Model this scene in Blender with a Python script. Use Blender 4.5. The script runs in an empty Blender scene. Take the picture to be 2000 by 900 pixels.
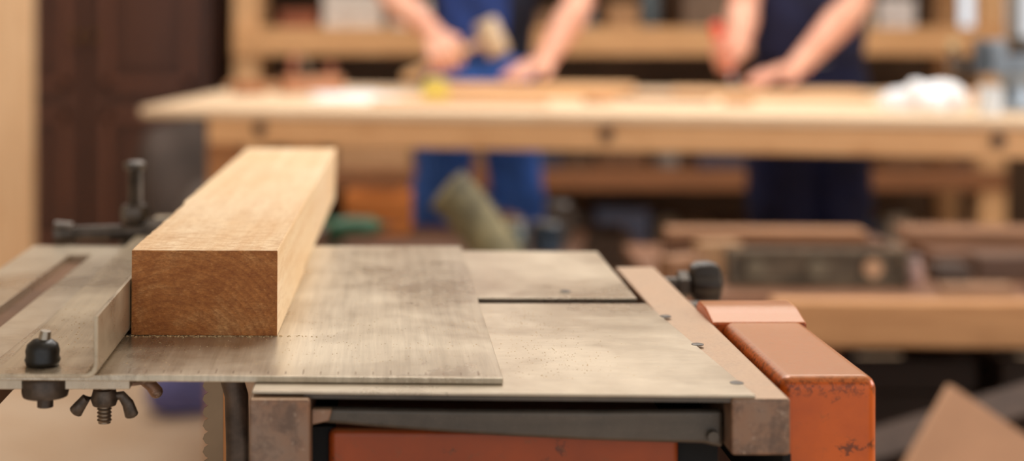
import bpy, bmesh, math, random
from mathutils import Vector, Matrix
random.seed(4)
V=Vector
S=bpy.context.scene
COL=S.collection
S.view_settings.view_transform='Standard'

# ---------------------------------------------------------------- materials
def lin(h):
    h=h.lstrip('#'); o=[]
    for i in (0,2,4):
        c=int(h[i:i+2],16)/255
        o.append(c/12.92 if c<=0.04045 else ((c+0.055)/1.055)**2.4)
    return (*o,1)
MC={}
def base(name):
    m=bpy.data.materials.new(name); m.use_nodes=True
    nt=m.node_tree; b=nt.nodes['Principled BSDF']
    return m,nt,b
def N(nt,t,**k):
    n=nt.nodes.new(t)
    for a,v in k.items(): setattr(n,a,v)
    return n
def coords(nt,scale=(1,1,1),rot=(0,0,0)):
    tc=N(nt,'ShaderNodeTexCoord'); mp=N(nt,'ShaderNodeMapping')
    mp.inputs['Scale'].default_value=scale; mp.inputs['Rotation'].default_value=rot
    nt.links.new(tc.outputs['Object'],mp.inputs['Vector']); return mp.outputs['Vector']
def noise(nt,vec,scale,detail=4,rough=.55,dist=0):
    n=N(nt,'ShaderNodeTexNoise'); n.inputs['Scale'].default_value=scale
    n.inputs['Detail'].default_value=detail; n.inputs['Roughness'].default_value=rough
    n.inputs['Distortion'].default_value=dist
    nt.links.new(vec,n.inputs['Vector']); return n.outputs['Fac']
def ramp(nt,fac,stops):
    r=N(nt,'ShaderNodeValToRGB'); e=r.color_ramp.elements
    while len(e)<len(stops): e.new(.5)
    for i,(p,c) in enumerate(stops):
        e[i].position=p; e[i].color=lin(c) if isinstance(c,str) else (c,c,c,1)
    nt.links.new(fac,r.inputs['Fac']); return r.outputs['Color']
def mixc(nt,fac,a,b,mode='MIX'):
    m=N(nt,'ShaderNodeMix',data_type='RGBA',blend_type=mode)
    L=nt.links
    if isinstance(fac,(int,float)): m.inputs[0].default_value=fac
    else: L.new(fac,m.inputs[0])
    for s,x in ((6,a),(7,b)):
        if isinstance(x,str): m.inputs[s].default_value=lin(x)
        else: L.new(x,m.inputs[s])
    return m.outputs[2]
def mth(nt,op,a,b=None,c=None):
    n=N(nt,'ShaderNodeMath',operation=op)
    for i,x in enumerate((a,b,c)):
        if x is None: continue
        if isinstance(x,(int,float)): n.inputs[i].default_value=x
        else: nt.links.new(x,n.inputs[i])
    return n.outputs[0]
def bump(nt,b,h,strength=.3,dist=.001):
    n=N(nt,'ShaderNodeBump'); n.inputs['Strength'].default_value=strength
    n.inputs['Distance'].default_value=dist
    nt.links.new(h,n.inputs['Height']); nt.links.new(n.outputs['Normal'],b.inputs['Normal'])

def plain(hexc,rough=.6,metal=0,var=.35,scale=12,key=None):
    k=('p',hexc,rough,metal,var,scale)
    if k in MC: return MC[k]
    m,nt,b=base('painted_'+hexc.strip('#'))
    f=noise(nt,coords(nt),scale)
    c=lin(hexc); r=N(nt,'ShaderNodeValToRGB'); e=r.color_ramp.elements
    e[0].position=.3; e[1].position=.75
    e[0].color=tuple(x*(1-var) for x in c[:3])+(1,)
    e[1].color=tuple(min(1,x*(1+var*.6)) for x in c[:3])+(1,)
    nt.links.new(f,r.inputs['Fac']); nt.links.new(r.outputs['Color'],b.inputs['Base Color'])
    b.inputs['Roughness'].default_value=rough; b.inputs['Metallic'].default_value=metal
    bump(nt,b,f,.15,.002)
    MC[k]=m; return m

def wood(c1,c2,sc=(18,1.2,18),rough=.6,dens=1.0):
    k=('w',c1,c2,sc,rough)
    if k in MC: return MC[k]
    m,nt,b=base('wood_'+c1.strip('#'))
    vec=coords(nt,sc)
    f=noise(nt,vec,2.2*dens,6,.6,.6); g=noise(nt,vec,9*dens,3,.6,.2)
    col=ramp(nt,f,[(.28,c2),(.5,c1),(.75,c1)])
    col=mixc(nt,ramp(nt,g,[(.35,.25),(.6,0.0)]),col,c2)
    nt.links.new(col,b.inputs['Base Color'])
    b.inputs['Roughness'].default_value=rough
    bump(nt,b,g,.25,.001)
    MC[k]=m; return m

def steel(name,c1,c2,dust,streak=(160,6,60),metal=.7,rough=.36,dustamt=.5,stain='#7d6547',stainamt=.5,dark='#6d5c48',mott=.3,scratch=.35):
    """worn sheet steel: brushed streaks, brown stain patches, fine scratches and pale dust"""
    m,nt,b=base(name)
    s=noise(nt,coords(nt,streak),1.0,6,.65); s2=noise(nt,coords(nt,(streak[0]*4,streak[1]*3,streak[2])),1.0,3,.6)
    big=noise(nt,coords(nt,(1,1,1)),5,8,.72,.2); st=noise(nt,coords(nt,(5,1.2,1)),5,5,.6,.3)
    fine=noise(nt,coords(nt),1100,2,.5); mot=noise(nt,coords(nt),170,4,.7)
    scr=noise(nt,coords(nt,(14,260,20),(0,0,.5)),1.0,3,.55,.3)
    col=ramp(nt,s,[(.32,c1),(.66,c2)])
    col=mixc(nt,ramp(nt,s2,[(.5,0.0),(.72,.35)]),col,dark)
    col=mixc(nt,ramp(nt,st,[(.40,0.0),(.75,stainamt)]),col,stain)
    col=mixc(nt,ramp(nt,mot,[(.55,0.0),(.75,mott)]),col,dark)
    df=ramp(nt,big,[(.36,0.0),(.66,dustamt)])
    spk=ramp(nt,fine,[(.63,0.0),(.71,.5)])
    scm=ramp(nt,scr,[(.68,0.0),(.74,scratch)])
    a=mth(nt,'MAXIMUM',mth(nt,'MAXIMUM',df,spk),scm)
    col=mixc(nt,a,col,dust)
    nt.links.new(col,b.inputs['Base Color'])
    nt.links.new(mth(nt,'MULTIPLY_ADD',a,-metal*.6,metal),b.inputs['Metallic'])
    nt.links.new(mth(nt,'MULTIPLY_ADD',a,.25,rough),b.inputs['Roughness'])
    bump(nt,b,s,.15,.0004)
    return m

def rusty(name,paint,rust,dark,dust,topamt=.75,metal=0.1,rough=.45,lo=.56,hi=.64,chip=None,edge=None,dmin=.8,chipamt=.6):
    m,nt,b=base(name)
    a=noise(nt,coords(nt),55,6,.7,.3); c=noise(nt,coords(nt),16,6,.65)
    fine=noise(nt,coords(nt),420,3,.6); sc=noise(nt,coords(nt),110,5,.75,.4)
    col=mixc(nt,ramp(nt,c,[(.35,0.0),(.7,.85)]),paint,rust)
    col=mixc(nt,ramp(nt,a,[(lo,0.0),(hi,.8)]),col,dark)
    if chip: col=mixc(nt,ramp(nt,sc,[(.58,0.0),(.66,chipamt)]),col,chip)
    ge=N(nt,'ShaderNodeNewGeometry'); sx=N(nt,'ShaderNodeSeparateXYZ')
    nt.links.new(ge.outputs['True Normal'],sx.inputs[0])
    t=ramp(nt,sx.outputs['Z'],[(.55,0.0),(.98,topamt)])
    g=mth(nt,'MULTIPLY',t,ramp(nt,fine,[(.35,dmin),(.55,1.0)]))
    col=mixc(nt,g,col,dust)
    if edge:   # paint worn away along the upper edge
        tc=N(nt,'ShaderNodeTexCoord'); so=N(nt,'ShaderNodeSeparateXYZ'); nt.links.new(tc.outputs['Object'],so.inputs[0])
        near=mth(nt,'SUBTRACT',1,mth(nt,'MULTIPLY',mth(nt,'ABSOLUTE',mth(nt,'SUBTRACT',so.outputs['Z'],edge-.006)),130))
        near=mth(nt,'MAXIMUM',near,0)
        side=mth(nt,'SUBTRACT',1,ramp(nt,sx.outputs['Z'],[(.9,0.0),(1,1.0)]))
        e2=noise(nt,coords(nt),230,5,.75,.3)
        k=mth(nt,'MULTIPLY',mth(nt,'MULTIPLY',near,side),ramp(nt,e2,[(.48,0.0),(.60,1.1)]))
        k=mth(nt,'MINIMUM',k,.65)
        col=mixc(nt,k,col,dark)
    nt.links.new(col,b.inputs['Base Color'])
    b.inputs['Metallic'].default_value=metal; b.inputs['Roughness'].default_value=rough
    bump(nt,b,a,.2,.001)
    return m

def endgrain():
    m,nt,b=base('beam_end_grain')
    tc=N(nt,'ShaderNodeTexCoord'); mp=N(nt,'ShaderNodeMapping')
    mp.inputs['Location'].default_value=(-.026,0,.024)
    nt.links.new(tc.outputs['Object'],mp.inputs['Vector'])
    w=N(nt,'ShaderNodeTexWave',wave_type='RINGS',rings_direction='Y',wave_profile='SAW')
    w.inputs['Scale'].default_value=66; w.inputs['Distortion'].default_value=4.0
    w.inputs['Detail'].default_value=4; w.inputs['Detail Scale'].default_value=.5; w.inputs['Detail Roughness'].default_value=.6
    nt.links.new(mp.outputs['Vector'],w.inputs['Vector'])
    big=noise(nt,coords(nt,(1,1,1.6)),26,7,.7,.5); fine=noise(nt,coords(nt,(1,1,2.2)),420,4,.7)
    mid=noise(nt,coords(nt,(1,1,1.8)),110,5,.7)
    col=ramp(nt,big,[(.3,'#a25f28'),(.5,'#be7a3e'),(.72,'#dba468')])
    col=mixc(nt,ramp(nt,w.outputs['Fac'],[(.0,0.0),(.45,.04),(1,.36)]),col,'#7c421a')
    col=mixc(nt,ramp(nt,mid,[(.40,.5),(.56,0.0)]),col,'#8c4f22')
    col=mixc(nt,ramp(nt,fine,[(.36,.45),(.55,0.0)]),col,'#6e3c1b')
    col=mixc(nt,ramp(nt,fine,[(.60,0.0),(.73,.5)]),col,'#efc891')
    nt.links.new(col,b.inputs['Base Color']); b.inputs['Roughness'].default_value=.75
    bump(nt,b,fine,.7,.001); return m
def beamwood():
    m,nt,b=base('beam_sawn_pine')
    g=noise(nt,coords(nt,(55,2.2,55)),1.6,5,.6,.5); fz=noise(nt,coords(nt,(90,330,90)),1.0,4,.65,.4)
    fib=noise(nt,coords(nt,(420,40,420)),1.0,4,.7)
    big=noise(nt,coords(nt,(8,4,8)),1.6,3); sm=noise(nt,coords(nt,(14,9,14)),2.0,6,.7,.6)
    col=ramp(nt,g,[(.3,'#dfb482'),(.5,'#eac89b'),(.75,'#f0d4ab')])
    col=mixc(nt,ramp(nt,big,[(.4,0.0),(.72,.45)]),col,'#f6e3c3')
    col=mixc(nt,ramp(nt,fib,[(.36,.28),(.52,0.0)]),col,'#c99a66')
    sx=N(nt,'ShaderNodeSeparateXYZ'); tc=N(nt,'ShaderNodeTexCoord')
    nt.links.new(tc.outputs['Object'],sx.inputs[0])
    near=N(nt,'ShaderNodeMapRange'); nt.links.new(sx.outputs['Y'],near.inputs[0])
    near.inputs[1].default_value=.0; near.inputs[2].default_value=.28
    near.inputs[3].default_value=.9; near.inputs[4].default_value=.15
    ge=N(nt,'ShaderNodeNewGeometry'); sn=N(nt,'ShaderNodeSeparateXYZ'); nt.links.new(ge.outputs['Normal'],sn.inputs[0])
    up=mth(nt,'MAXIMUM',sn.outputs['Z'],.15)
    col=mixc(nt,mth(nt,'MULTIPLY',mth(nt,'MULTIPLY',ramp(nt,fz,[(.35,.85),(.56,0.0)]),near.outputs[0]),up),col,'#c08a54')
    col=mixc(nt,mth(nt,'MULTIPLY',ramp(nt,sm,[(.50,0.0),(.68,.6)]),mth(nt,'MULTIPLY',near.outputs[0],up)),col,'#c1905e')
    nt.links.new(col,b.inputs['Base Color']); b.inputs['Roughness'].default_value=.75
    bump(nt,b,fz,.9,.0022); return m

# ---------------------------------------------------------------- mesh tools
def box(bm,x0,x1,y0,y1,z0,z1,mi=0):
    vs=[bm.verts.new(p) for p in ((x0,y0,z0),(x1,y0,z0),(x1,y1,z0),(x0,y1,z0),(x0,y0,z1),(x1,y0,z1),(x1,y1,z1),(x0,y1,z1))]
    for f in ((3,2,1,0),(4,5,6,7),(0,1,5,4),(1,2,6,5),(2,3,7,6),(3,0,4,7)):
        bm.faces.new([vs[i] for i in f]).material_index=mi
    return vs
def prism(bm,pts,axis,a,b,mi=0):
    """closed outline extruded along an axis ('x','y','z')"""
    def mk(p,t):
        return {'z':(p[0],p[1],t),'y':(p[0],t,p[1]),'x':(t,p[0],p[1])}[axis]
    A=[bm.verts.new(mk(p,a)) for p in pts]; B=[bm.verts.new(mk(p,b)) for p in pts]
    n=len(pts)
    fs=[bm.faces.new(A),bm.faces.new(B[::-1])]
    for i in range(n): fs.append(bm.faces.new((A[(i+1)%n],A[i],B[i],B[(i+1)%n])))
    for f in fs: f.material_index=mi
    bmesh.ops.recalc_face_normals(bm,faces=fs)
def loft(bm,pts,rad,ref=(1,0,0),seg=16,mi=0,caps=True,rnd=True):
    pts=[V(p) for p in pts]; rad=[(r,r) if isinstance(r,(int,float)) else r for r in rad]
    ref=V(ref)
    if rnd:
        t=(pts[0]-pts[1]).normalized(); a,b=rad[0]; q=min(a,b)
        pts=[pts[0]+t*q*.75,pts[0]+t*q*.45]+pts; rad=[(a*.35,b*.35),(a*.8,b*.8)]+rad
        t=(pts[-1]-pts[-2]).normalized(); a,b=rad[-1]; q=min(a,b)
        pts=pts+[pts[-1]+t*q*.45,pts[-1]+t*q*.75]; rad=rad+[(a*.8,b*.8),(a*.35,b*.35)]
    rings=[]
    for i,p in enumerate(pts):
        t=(pts[min(i+1,len(pts)-1)]-pts[max(i-1,0)]).normalized()
        r=ref if abs(ref.dot(t))<.93 else V((0,0,1)) if abs(t.z)<.9 else V((0,1,0))
        u=(r-t*r.dot(t)).normalized(); w=t.cross(u)
        rings.append([bm.verts.new(p+u*rad[i][0]*math.cos(k*2*math.pi/seg)+w*rad[i][1]*math.sin(k*2*math.pi/seg)) for k in range(seg)])
    fs=[]
    for A,B in zip(rings,rings[1:]):
        for k in range(seg): fs.append(bm.faces.new((A[k],A[(k+1)%seg],B[(k+1)%seg],B[k])))
    if caps: fs.append(bm.faces.new(rings[0][::-1])); fs.append(bm.faces.new(rings[-1]))
    for f in fs: f.material_index=mi
def cyl(bm,p0,p1,r0,r1=None,seg=24,mi=0):
    loft(bm,[p0,p1],[r0,r0 if r1 is None else r1],seg=seg,mi=mi,rnd=False)
def ball(bm,c,r,mi=0,seg=20):
    r=(r,r,r) if isinstance(r,(int,float)) else r
    g=bmesh.ops.create_uvsphere(bm,u_segments=seg,v_segments=seg//2+2,radius=1)
    for v in g['verts']: v.co=V((v.co.x*r[0],v.co.y*r[1],v.co.z*r[2]))+V(c)
    for f in {f for v in g['verts'] for f in v.link_faces}: f.material_index=mi
def lathe(bm,prof,c=(0,0,0),seg=24,mi=0):
    """profile [(r,z)] about a vertical axis"""
    rings=[[bm.verts.new((c[0]+r*math.cos(k*2*math.pi/seg),c[1]+r*math.sin(k*2*math.pi/seg),c[2]+z)) for k in range(seg)] for r,z in prof]
    fs=[]
    for A,B in zip(rings,rings[1:]):
        for k in range(seg): fs.append(bm.faces.new((A[k],A[(k+1)%seg],B[(k+1)%seg],B[k])))
    fs.append(bm.faces.new(rings[0][::-1])); fs.append(bm.faces.new(rings[-1]))
    for f in fs: f.material_index=mi
def fin(name,bm,mats,smooth=False,bev=0,seg=2,auto=True):
    bmesh.ops.recalc_face_normals(bm,faces=bm.faces[:])
    me=bpy.data.meshes.new(name); bm.to_mesh(me); bm.free()
    for m in (mats if isinstance(mats,(list,tuple)) else [mats]): me.materials.append(m)
    o=bpy.data.objects.new(name,me); COL.objects.link(o)
    if smooth:
        for p in me.polygons: p.use_smooth=True
        if auto: me.set_sharp_from_angle(angle=math.radians(38))
    if bev:
        b=o.modifiers.new('bevel','BEVEL'); b.width=bev; b.segments=seg; b.limit_method='ANGLE'
        b.angle_limit=math.radians(40)
        for p in me.polygons: p.use_smooth=True
        me.set_sharp_from_angle(angle=math.radians(38))
        b.harden_normals=True
    return o
def empty(name,label,cat,loc,rz=0,group=None):
    e=bpy.data.objects.new(name,None); COL.objects.link(e); e.empty_display_size=.05
    e.location=loc; e.rotation_euler=(0,0,rz); e['label']=label; e['category']=cat
    if group: e['group']=group
    return e
WL={}
def part(par,name,bm,mats,world=False,label=None,**k):
    if world: bmesh.ops.translate(bm,vec=-V(par.location) if par.type=='EMPTY' else -V(WL[par.name]),verts=bm.verts[:])
    o=fin(name,bm,mats,**k); o.parent=par
    WL[o.name]=WL.get(par.name,V(par.location))
    if label: o['label']=label
    return o
def solo(name,label,cat,bm,mats,loc=(0,0,0),rz=0,group=None,rot=None,**k):
    o=fin(name,bm,mats,**k); o.location=loc; o.rotation_euler=rot if rot else (0,0,rz)
    o['label']=label; o['category']=cat
    if group: o['group']=group
    return o
B=bmesh.new

# ---------------------------------------------------------------- room
def struct(name,bm,m):
    o=fin(name,bm,m); o['kind']='structure'; return o
def floor_mat():
    m,nt,b=base('dusty_floor')
    f=noise(nt,coords(nt),2.5,5,.6); g=noise(nt,coords(nt),40,4)
    col=ramp(nt,f,[(.3,'#cdae8e'),(.7,'#e2ccb2')])
    col=mixc(nt,ramp(nt,g,[(.5,0.0),(.75,.5)]),col,'#b0906e')
    nt.links.new(col,b.inputs['Base Color']); b.inputs['Roughness'].default_value=.6; return m
XL,XR,YF,YB,ZC=-2.4,3.6,-1.8,7.0,2.9
bm=B(); box(bm,XL-.1,XR+.1,YF,YB+.1,-.1,0); struct('floor',bm,floor_mat())
bm=B(); box(bm,XL-.1,XR+.1,YF,YB+.1,ZC,ZC+.1); struct('ceiling',bm,plain('#d6d2ca',.8))
wallm=plain('#66503e',.85,scale=3); wl=plain('#c2b4a0',.85,scale=3)
bm=B(); box(bm,XL-.1,XL,YF,YB,0,ZC); struct('wall_left',bm,wl)
bm=B(); box(bm,XR,XR+.1,YF,YB,0,ZC); struct('wall_right',bm,wl)
wx0,wx1,wz0,wz1=2.5,3.3,.98,2.2
bm=B(); box(bm,XL-.1,wx0,YB,YB+.1,0,ZC); box(bm,wx1,XR+.1,YB,YB+.1,0,ZC)
box(bm,wx0,wx1,YB,YB+.1,0,wz0); box(bm,wx0,wx1,YB,YB+.1,wz1,ZC); struct('wall_back',bm,wallm)
bm=B()
for a in (wx0,(wx0+wx1)/2-.025,wx1-.05): box(bm,a,a+.05,YB-.02,YB+.06,wz0,wz1)
box(bm,wx0,wx1,YB-.02,YB+.06,wz0,wz0+.05); box(bm,wx0,wx1,YB-.02,YB+.06,wz1-.05,wz1)
struct('window_1',bm,plain('#d9d6cf',.5))

# ---------------------------------------------------------------- table saw
st_plate=steel('worn_steel_plate','#9f917d','#c8bba6','#d8cab0',dustamt=.5,rough=.24,metal=.82,streak=(170,7,60),stain='#937a58',stainamt=.28,dark='#847360',mott=.1,scratch=.08)
st_table=steel('dusty_steel_table','#b0a08b','#c3b49e','#d7c8ae',dustamt=.5,metal=.7,rough=.26,streak=(20,70,30),stain='#a38a6c',stainamt=.3,dark='#8f7c66',mott=.2,scratch=.2)
st_dark=steel('dark_steel','#37312b','#544b41','#7a6e60',dustamt=.4,rough=.38,metal=.4,streak=(6,60,60),stain='#3a2d22',dark='#2a241e')
rail_m=rusty('rusted_rail','#8a7362','#94603a','#5f4c40','#b8997a',topamt=.85,metal=.35,lo=.46,hi=.62,chip='#b39d8a')
orange=rusty('orange_machine_paint','#d4600a','#b24c0e','#54290f','#b47a4a',topamt=.95,rough=.32,lo=.63,hi=.67,chip='#a4561c',chipamt=.45,edge=.965,dmin=.85)
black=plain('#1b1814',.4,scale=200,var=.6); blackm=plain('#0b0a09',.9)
saw=empty('table_saw','orange table saw with dusty steel table and rusty rails','table saw',(.08,1.15,0))
def P(name,bm,m,**k): return part(saw,name,bm,m,world=True,**k)
bm=B(); prism(bm,[(-.246,.9455),(.0757,.935),(.0767,1.4375),(-.225,1.4375)],'z',.966,.970)
P('crosscut_plate',bm,[st_plate],bev=.0006,label='worn steel plate with fine scale marks along its edge')
bm=B()
for i in range(21):
    x=-.155+i*.0108; L=.0045 if i%5 else .008
    y=.9455-(x+.246)*.0326
    box(bm,x,x+.0006,y+.006,y+.006+L*1.3,.96995,.9702)
P('scale_marking',bm,plain('#7e6246',.7))
bm=B(); prism(bm,[(-.076,.921),(.2235,.911),(.2065,1.186),(-.07,1.188)],'z',.9640,.9658)
P('table_sheet',bm,st_table,bev=.0004)
bm=B(); prism(bm,[(-.07,1.212),(.203,1.209),(.2035,1.433),(-.07,1.44)],'z',.9625,.9655)
P('table_sheet',bm,st_table,bev=.0005)
bm=B(); prism(bm,[(-.045,.9215),(.2225,.9120),(.2060,1.18),(-.045,1.18)],'z',.9610,.9639)
P('table_liner',bm,st_dark)
for x,y in ((.2124,1.138),(.2168,1.045),(.2190,.94),(.150,1.236)):
    bm=B(); lathe(bm,[(.0042,0),(.0042,.0006),(.003,.0009)],(x,y,.9655),12)
    P('screw',bm,st_dark)
bm=B()
zt,zb=.9655,.958
prism(bm,[(-.336,.955),(-.2945,.955),(-.2855,1.415),(-.2855,1.468),(-.330,1.468)],'z',zb,zt)
prism(bm,[(-.2755,.955),(-.232,.955),(-.155,.955),(-.155,1.468),(-.2640,1.468),(-.2640,1.415)],'z',zb,zt)
prism(bm,[(-.2856,1.415),(-.2639,1.415),(-.2639,1.468),(-.2856,1.468)],'z',zb,zt)
P('extension_table',bm,st_table,bev=.0004)
bm=B(); box(bm,-.300,-.258,.97,1.46,.925,.9585); P('slot_channel',bm,plain('#7a5638',.8))
bm=B()
pr=[(-.2345,.9702),(-.2345,.9727),(-.1795,.9727)]
cx,cz=-.1795,.9787
pr+= [(cx+.006*math.sin(a),cz-.006*math.cos(a)) for a in (0.3,.8,1.2,1.57)]
pr+=[(-.1735,1.0080),(-.1708,1.0080),(-.1708,.9775)]
pr+=[(-.1714,.9738),(-.1737,.9712),(-.1770,.9702)]
prism(bm,pr,'y',.934,1.62)
P('rip_fence',bm,steel('fence_steel','#a8967e','#c4b297','#d6c5a6',dustamt=.5,rough=.26,metal=.65,dark='#86735a',mott=.2,scratch=.2,stainamt=.3),bev=.0005,label='bent steel angle fence')
bm=B(); box(bm,.209,.244,.910,1.36,.930,.964); P('side_rail',bm,rail_m,bev=.002)
bm=B(); box(bm,-.0775,-.0408,.915,1.40,.905,.9622); P('side_rail',bm,rail_m,bev=.002)
bm=B(); box(bm,-.06,.22,1.33,1.358,.925,.958); P('cross_rail',bm,rail_m,bev=.002)
bm=B(); top=.9530; pts=[(-.0405,top+.001),(.05,top-.0005),(.13,top-.001),(.208,top-.0005)]
bot=[(.208,.9290),(.196,.9318)]+[(.196-.236*t,.9322+.0128*t**1.7) for t in (.15,.3,.5,.7,.85,1)]
prism(bm,pts+bot,'y',.927,.935); P('cross_member',bm,st_dark,bev=.003,seg=3,label='slightly curved worn dark steel bar')
bm=B(); cyl(bm,(.201,.922,.9375),(.201,.928,.9375),.0035,seg=8); P('bolt',bm,st_dark)
bm=B(); prism(bm,[(-.0405,.9545),(-.028,.9545),(-.030,.9475),(-.0405,.945)],'y',.921,.927); P('bracket_tab',bm,rail_m,bev=.001)
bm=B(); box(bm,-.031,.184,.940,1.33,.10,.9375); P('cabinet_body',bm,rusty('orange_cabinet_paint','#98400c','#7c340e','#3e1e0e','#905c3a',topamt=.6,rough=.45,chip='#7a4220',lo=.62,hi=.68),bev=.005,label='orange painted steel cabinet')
bm=B(); box(bm,-.0407,.2089,.9465,1.325,.55,.9372); P('gap_shade_block',bm,blackm)  # near-black block added so the gaps beside the cabinet read as shade
for x in (-.02,.155):
    for y in (.95,1.29):
        bm=B(); box(bm,x,x+.03,y,y+.03,0,.105); P('foot',bm,st_dark,bev=.003)
bm=B(); box(bm,.250,.3115,.957,1.172,.45,.965)
P('belt_guard',bm,orange,bev=.008,seg=5,label='orange belt guard with chipped rusty paint')
bm=B(); prism(bm,[(1.118,.955),(1.118,.9653),(1.132,.9685),(1.143,.9712),(1.168,.9715),(1.176,.968),(1.178,.955)],'x',.243,.3115)
P('guard_lip',bm,orange,bev=.0015)
bm=B(); box(bm,.2445,.2495,.93,1.34,.88,.925); P('guard_bracket',bm,blackm)
bm=B(); cyl(bm,(.243,1.345,.951),(.285,1.345,.951),.0065); cyl(bm,(.262,1.345,.951),(.27,1.345,.951),.012,seg=6)
P('clamp_shaft',bm,st_dark,smooth=True)
bm=B(); rings=[]
for x,rr in ((.272,.009),(.274,.0145),(.279,.0175),(.289,.0180),(.296,.0160),(.299,.010)):
    rings.append([bm.verts.new((x,1.345+rr*(1+.09*math.cos(6*a))*math.cos(a),.953+rr*(1+.09*math.cos(6*a))*math.sin(a))) for a in [k*2*math.pi/48 for k in range(48)]])
for A,C in zip(rings,rings[1:]):
    for k in range(48): bm.faces.new((A[k],A[(k+1)%48],C[(k+1)%48],C[k]))
bm.faces.new(rings[0]); bm.faces.new(rings[-1])
P('star_knob',bm,plain('#3a322b',.45,.2),smooth=True)
bm=B(); cyl(bm,(.262,1.30,.935),(.285,1.30,.935),.010); P('lock_nut',bm,st_dark,smooth=True)
# left clamp
wornm=plain('#5e544b',.34,.6,.6,60)
bm=B()
cyl(bm,(-.238,1.50,.944),(-.238,1.50,1.036),.0062)
for i in range(14): lathe(bm,[(.0062,0),(.0074,.0015),(.0062,.003)],(-.238,1.50,.998+i*.0026),14)
lathe(bm,[(.013,0),(.0145,.003),(.0145,.012),(.012,.016)],(-.238,1.50,.984),6)
ball(bm,(-.238,1.50,.968),(.0155,.015,.017)); lathe(bm,[(.008,0),(.0105,.002),(.0105,.007),(.007,.009)],(-.2385,1.50,1.034),20)
box(bm,-.264,-.212,1.462,1.515,.944,.957)
P('fence_clamp',bm,wornm,smooth=True)
bm=B(); cyl(bm,(-.30,1.49,.9735),(-.20,1.49,.9765),.0072); cyl(bm,(-.313,1.49,.9725),(-.296,1.49,.9735),.0135,.011); cyl(bm,(-.225,1.49,.9755),(-.197,1.49,.977),.012,seg=6)
P('clamp_lever',bm,wornm,smooth=True)
# knob at the front edge
bm=B(); lathe(bm,[(.0100,0),(.0112,.0035),(.0103,.006),(.0107,.009),(.0096,.0130),(.006,.0158),(.003,.0165)],(-.2095,.957,.9727),28)
P('lock_knob',bm,black,smooth=True,auto=False)
bm=B(); cyl(bm,(-.2085,.957,.988),(-.2075,.957,.9940),.0040,.0033); P('knob_stud',bm,plain('#a99c8b',.3,.8),smooth=True)
bm=B(); lathe(bm,[(.0140,-.0125),(.0146,-.010),(.0146,-.0015),(.0136,0)],(-.2085,.960,.9655),28)
cyl(bm,(-.2085,.960,.9535),(-.2085,.960,.9460),.0050)
P('lock_nut',bm,plain('#4f4339',.42,.4,.6,120),smooth=True)
bm=B(); lathe(bm,[(.020,-.0045),(.0315,-.002),(.032,0)],(-.170,1.0,.9578),32); P('pressure_disc',bm,rail_m,smooth=True)
dirty=plain('#5f5246',.42,.5,.6,150)
bm=B(); cyl(bm,(-.176,.985,.955),(-.176,.985,.929),.0040)
for i in range(9): lathe(bm,[(.0040,0),(.0048,.0009),(.0040,.0018)],(-.176,.985,.930+i*.0024),16)
P('threaded_stud',bm,plain('#8a7a68',.35,.8),smooth=True)
bm=B(); lathe(bm,[(.0075,-.004),(.0088,0),(.0072,.006)],(-.176,.985,.9445),24)
for sgn,dz,dx in ((-1,-.001,-.0015),(1,.001,.0005)):
    loft(bm,[(-.176+sgn*.006,.985,.9460),(-.176+sgn*.0105+dx,.985,.9455+dz),(-.176+sgn*.0145+dx,.985,.9405+dz),(-.176+sgn*.0170+dx,.985,.9350-dz)],[(.0026,.0022),(.0032,.0024),(.0039,.0026),(.0045,.0026)])
P('wing_nut',bm,dirty,smooth=True)
bm=B(); loft(bm,[(-.158,1.01,.952),(-.150,1.01,.947),(-.146,1.01,.942)],[.003,.004,.0045]); P('wing_nut',bm,rail_m,smooth=True)
bm=B()
z=.78; L=[]
while z<.957:
    L+=[(-.1185,z),(-.1205,z+.003),(-.1195,z+.006),(-.1165,z+.008)]; z+=.009
prism(bm,[(-.1065,.957),(-.1065,.78)]+L+[(-.1185,.957)],'y',1.05,1.0512); P('saw_blade_strip',bm,plain('#8a7258',.35,.7),label='serrated grey steel blade strip')
bm=B(); loft(bm,[(-.108,1.03,.962),(-.1005,1.03,.952),(-.0955,1.03,.935),(-.0945,1.03,.90),(-.0945,1.03,.70)],[(.0080,.004)]*5,rnd=False)
P('blade_bracket',bm,plain('#5b4c40',.4,.5,.5,60),smooth=True)
bm=B(); box(bm,-.12,-.03,1.03,1.06,.70,.73); P('blade_bracket',bm,st_dark,bev=.002)

# ---------------------------------------------------------------- beam
bm=B(); W,Lb,Hb=.1006,.722,.0586
n=60; rnds=random.Random(2)
ringv=[]
for i in range(n+1):
    y=Lb*i/n; w=.0005
    off=-.0026 if i>20 else 0
    ringv.append([bm.verts.new((off*.9+rnds.uniform(-w,w) if i else 0,y,0)),bm.verts.new((W+off*.6,y,0)),
                  bm.verts.new((W+rnds.uniform(-w,w)*.6,y,Hb)),bm.verts.new((off+rnds.uniform(-w,w),y,Hb+rnds.uniform(-w,w)*.6))])
for A,C in zip(ringv,ringv[1:]):
    for k in range(4): bm.faces.new((A[k],A[(k+1)%4],C[(k+1)%4],C[k]))
f=bm.faces.new(ringv[0]); f.material_index=1
f=bm.faces.new(ringv[-1][::-1]); f.material_index=1
beam=solo('timber_beam','thick sawn pine beam with brown end grain lying against the saw fence','wood beam',bm,[beamwood(),endgrain()],(-.1700,1.0534,.9702),-math.radians(1.6),bev=.0007)

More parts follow.
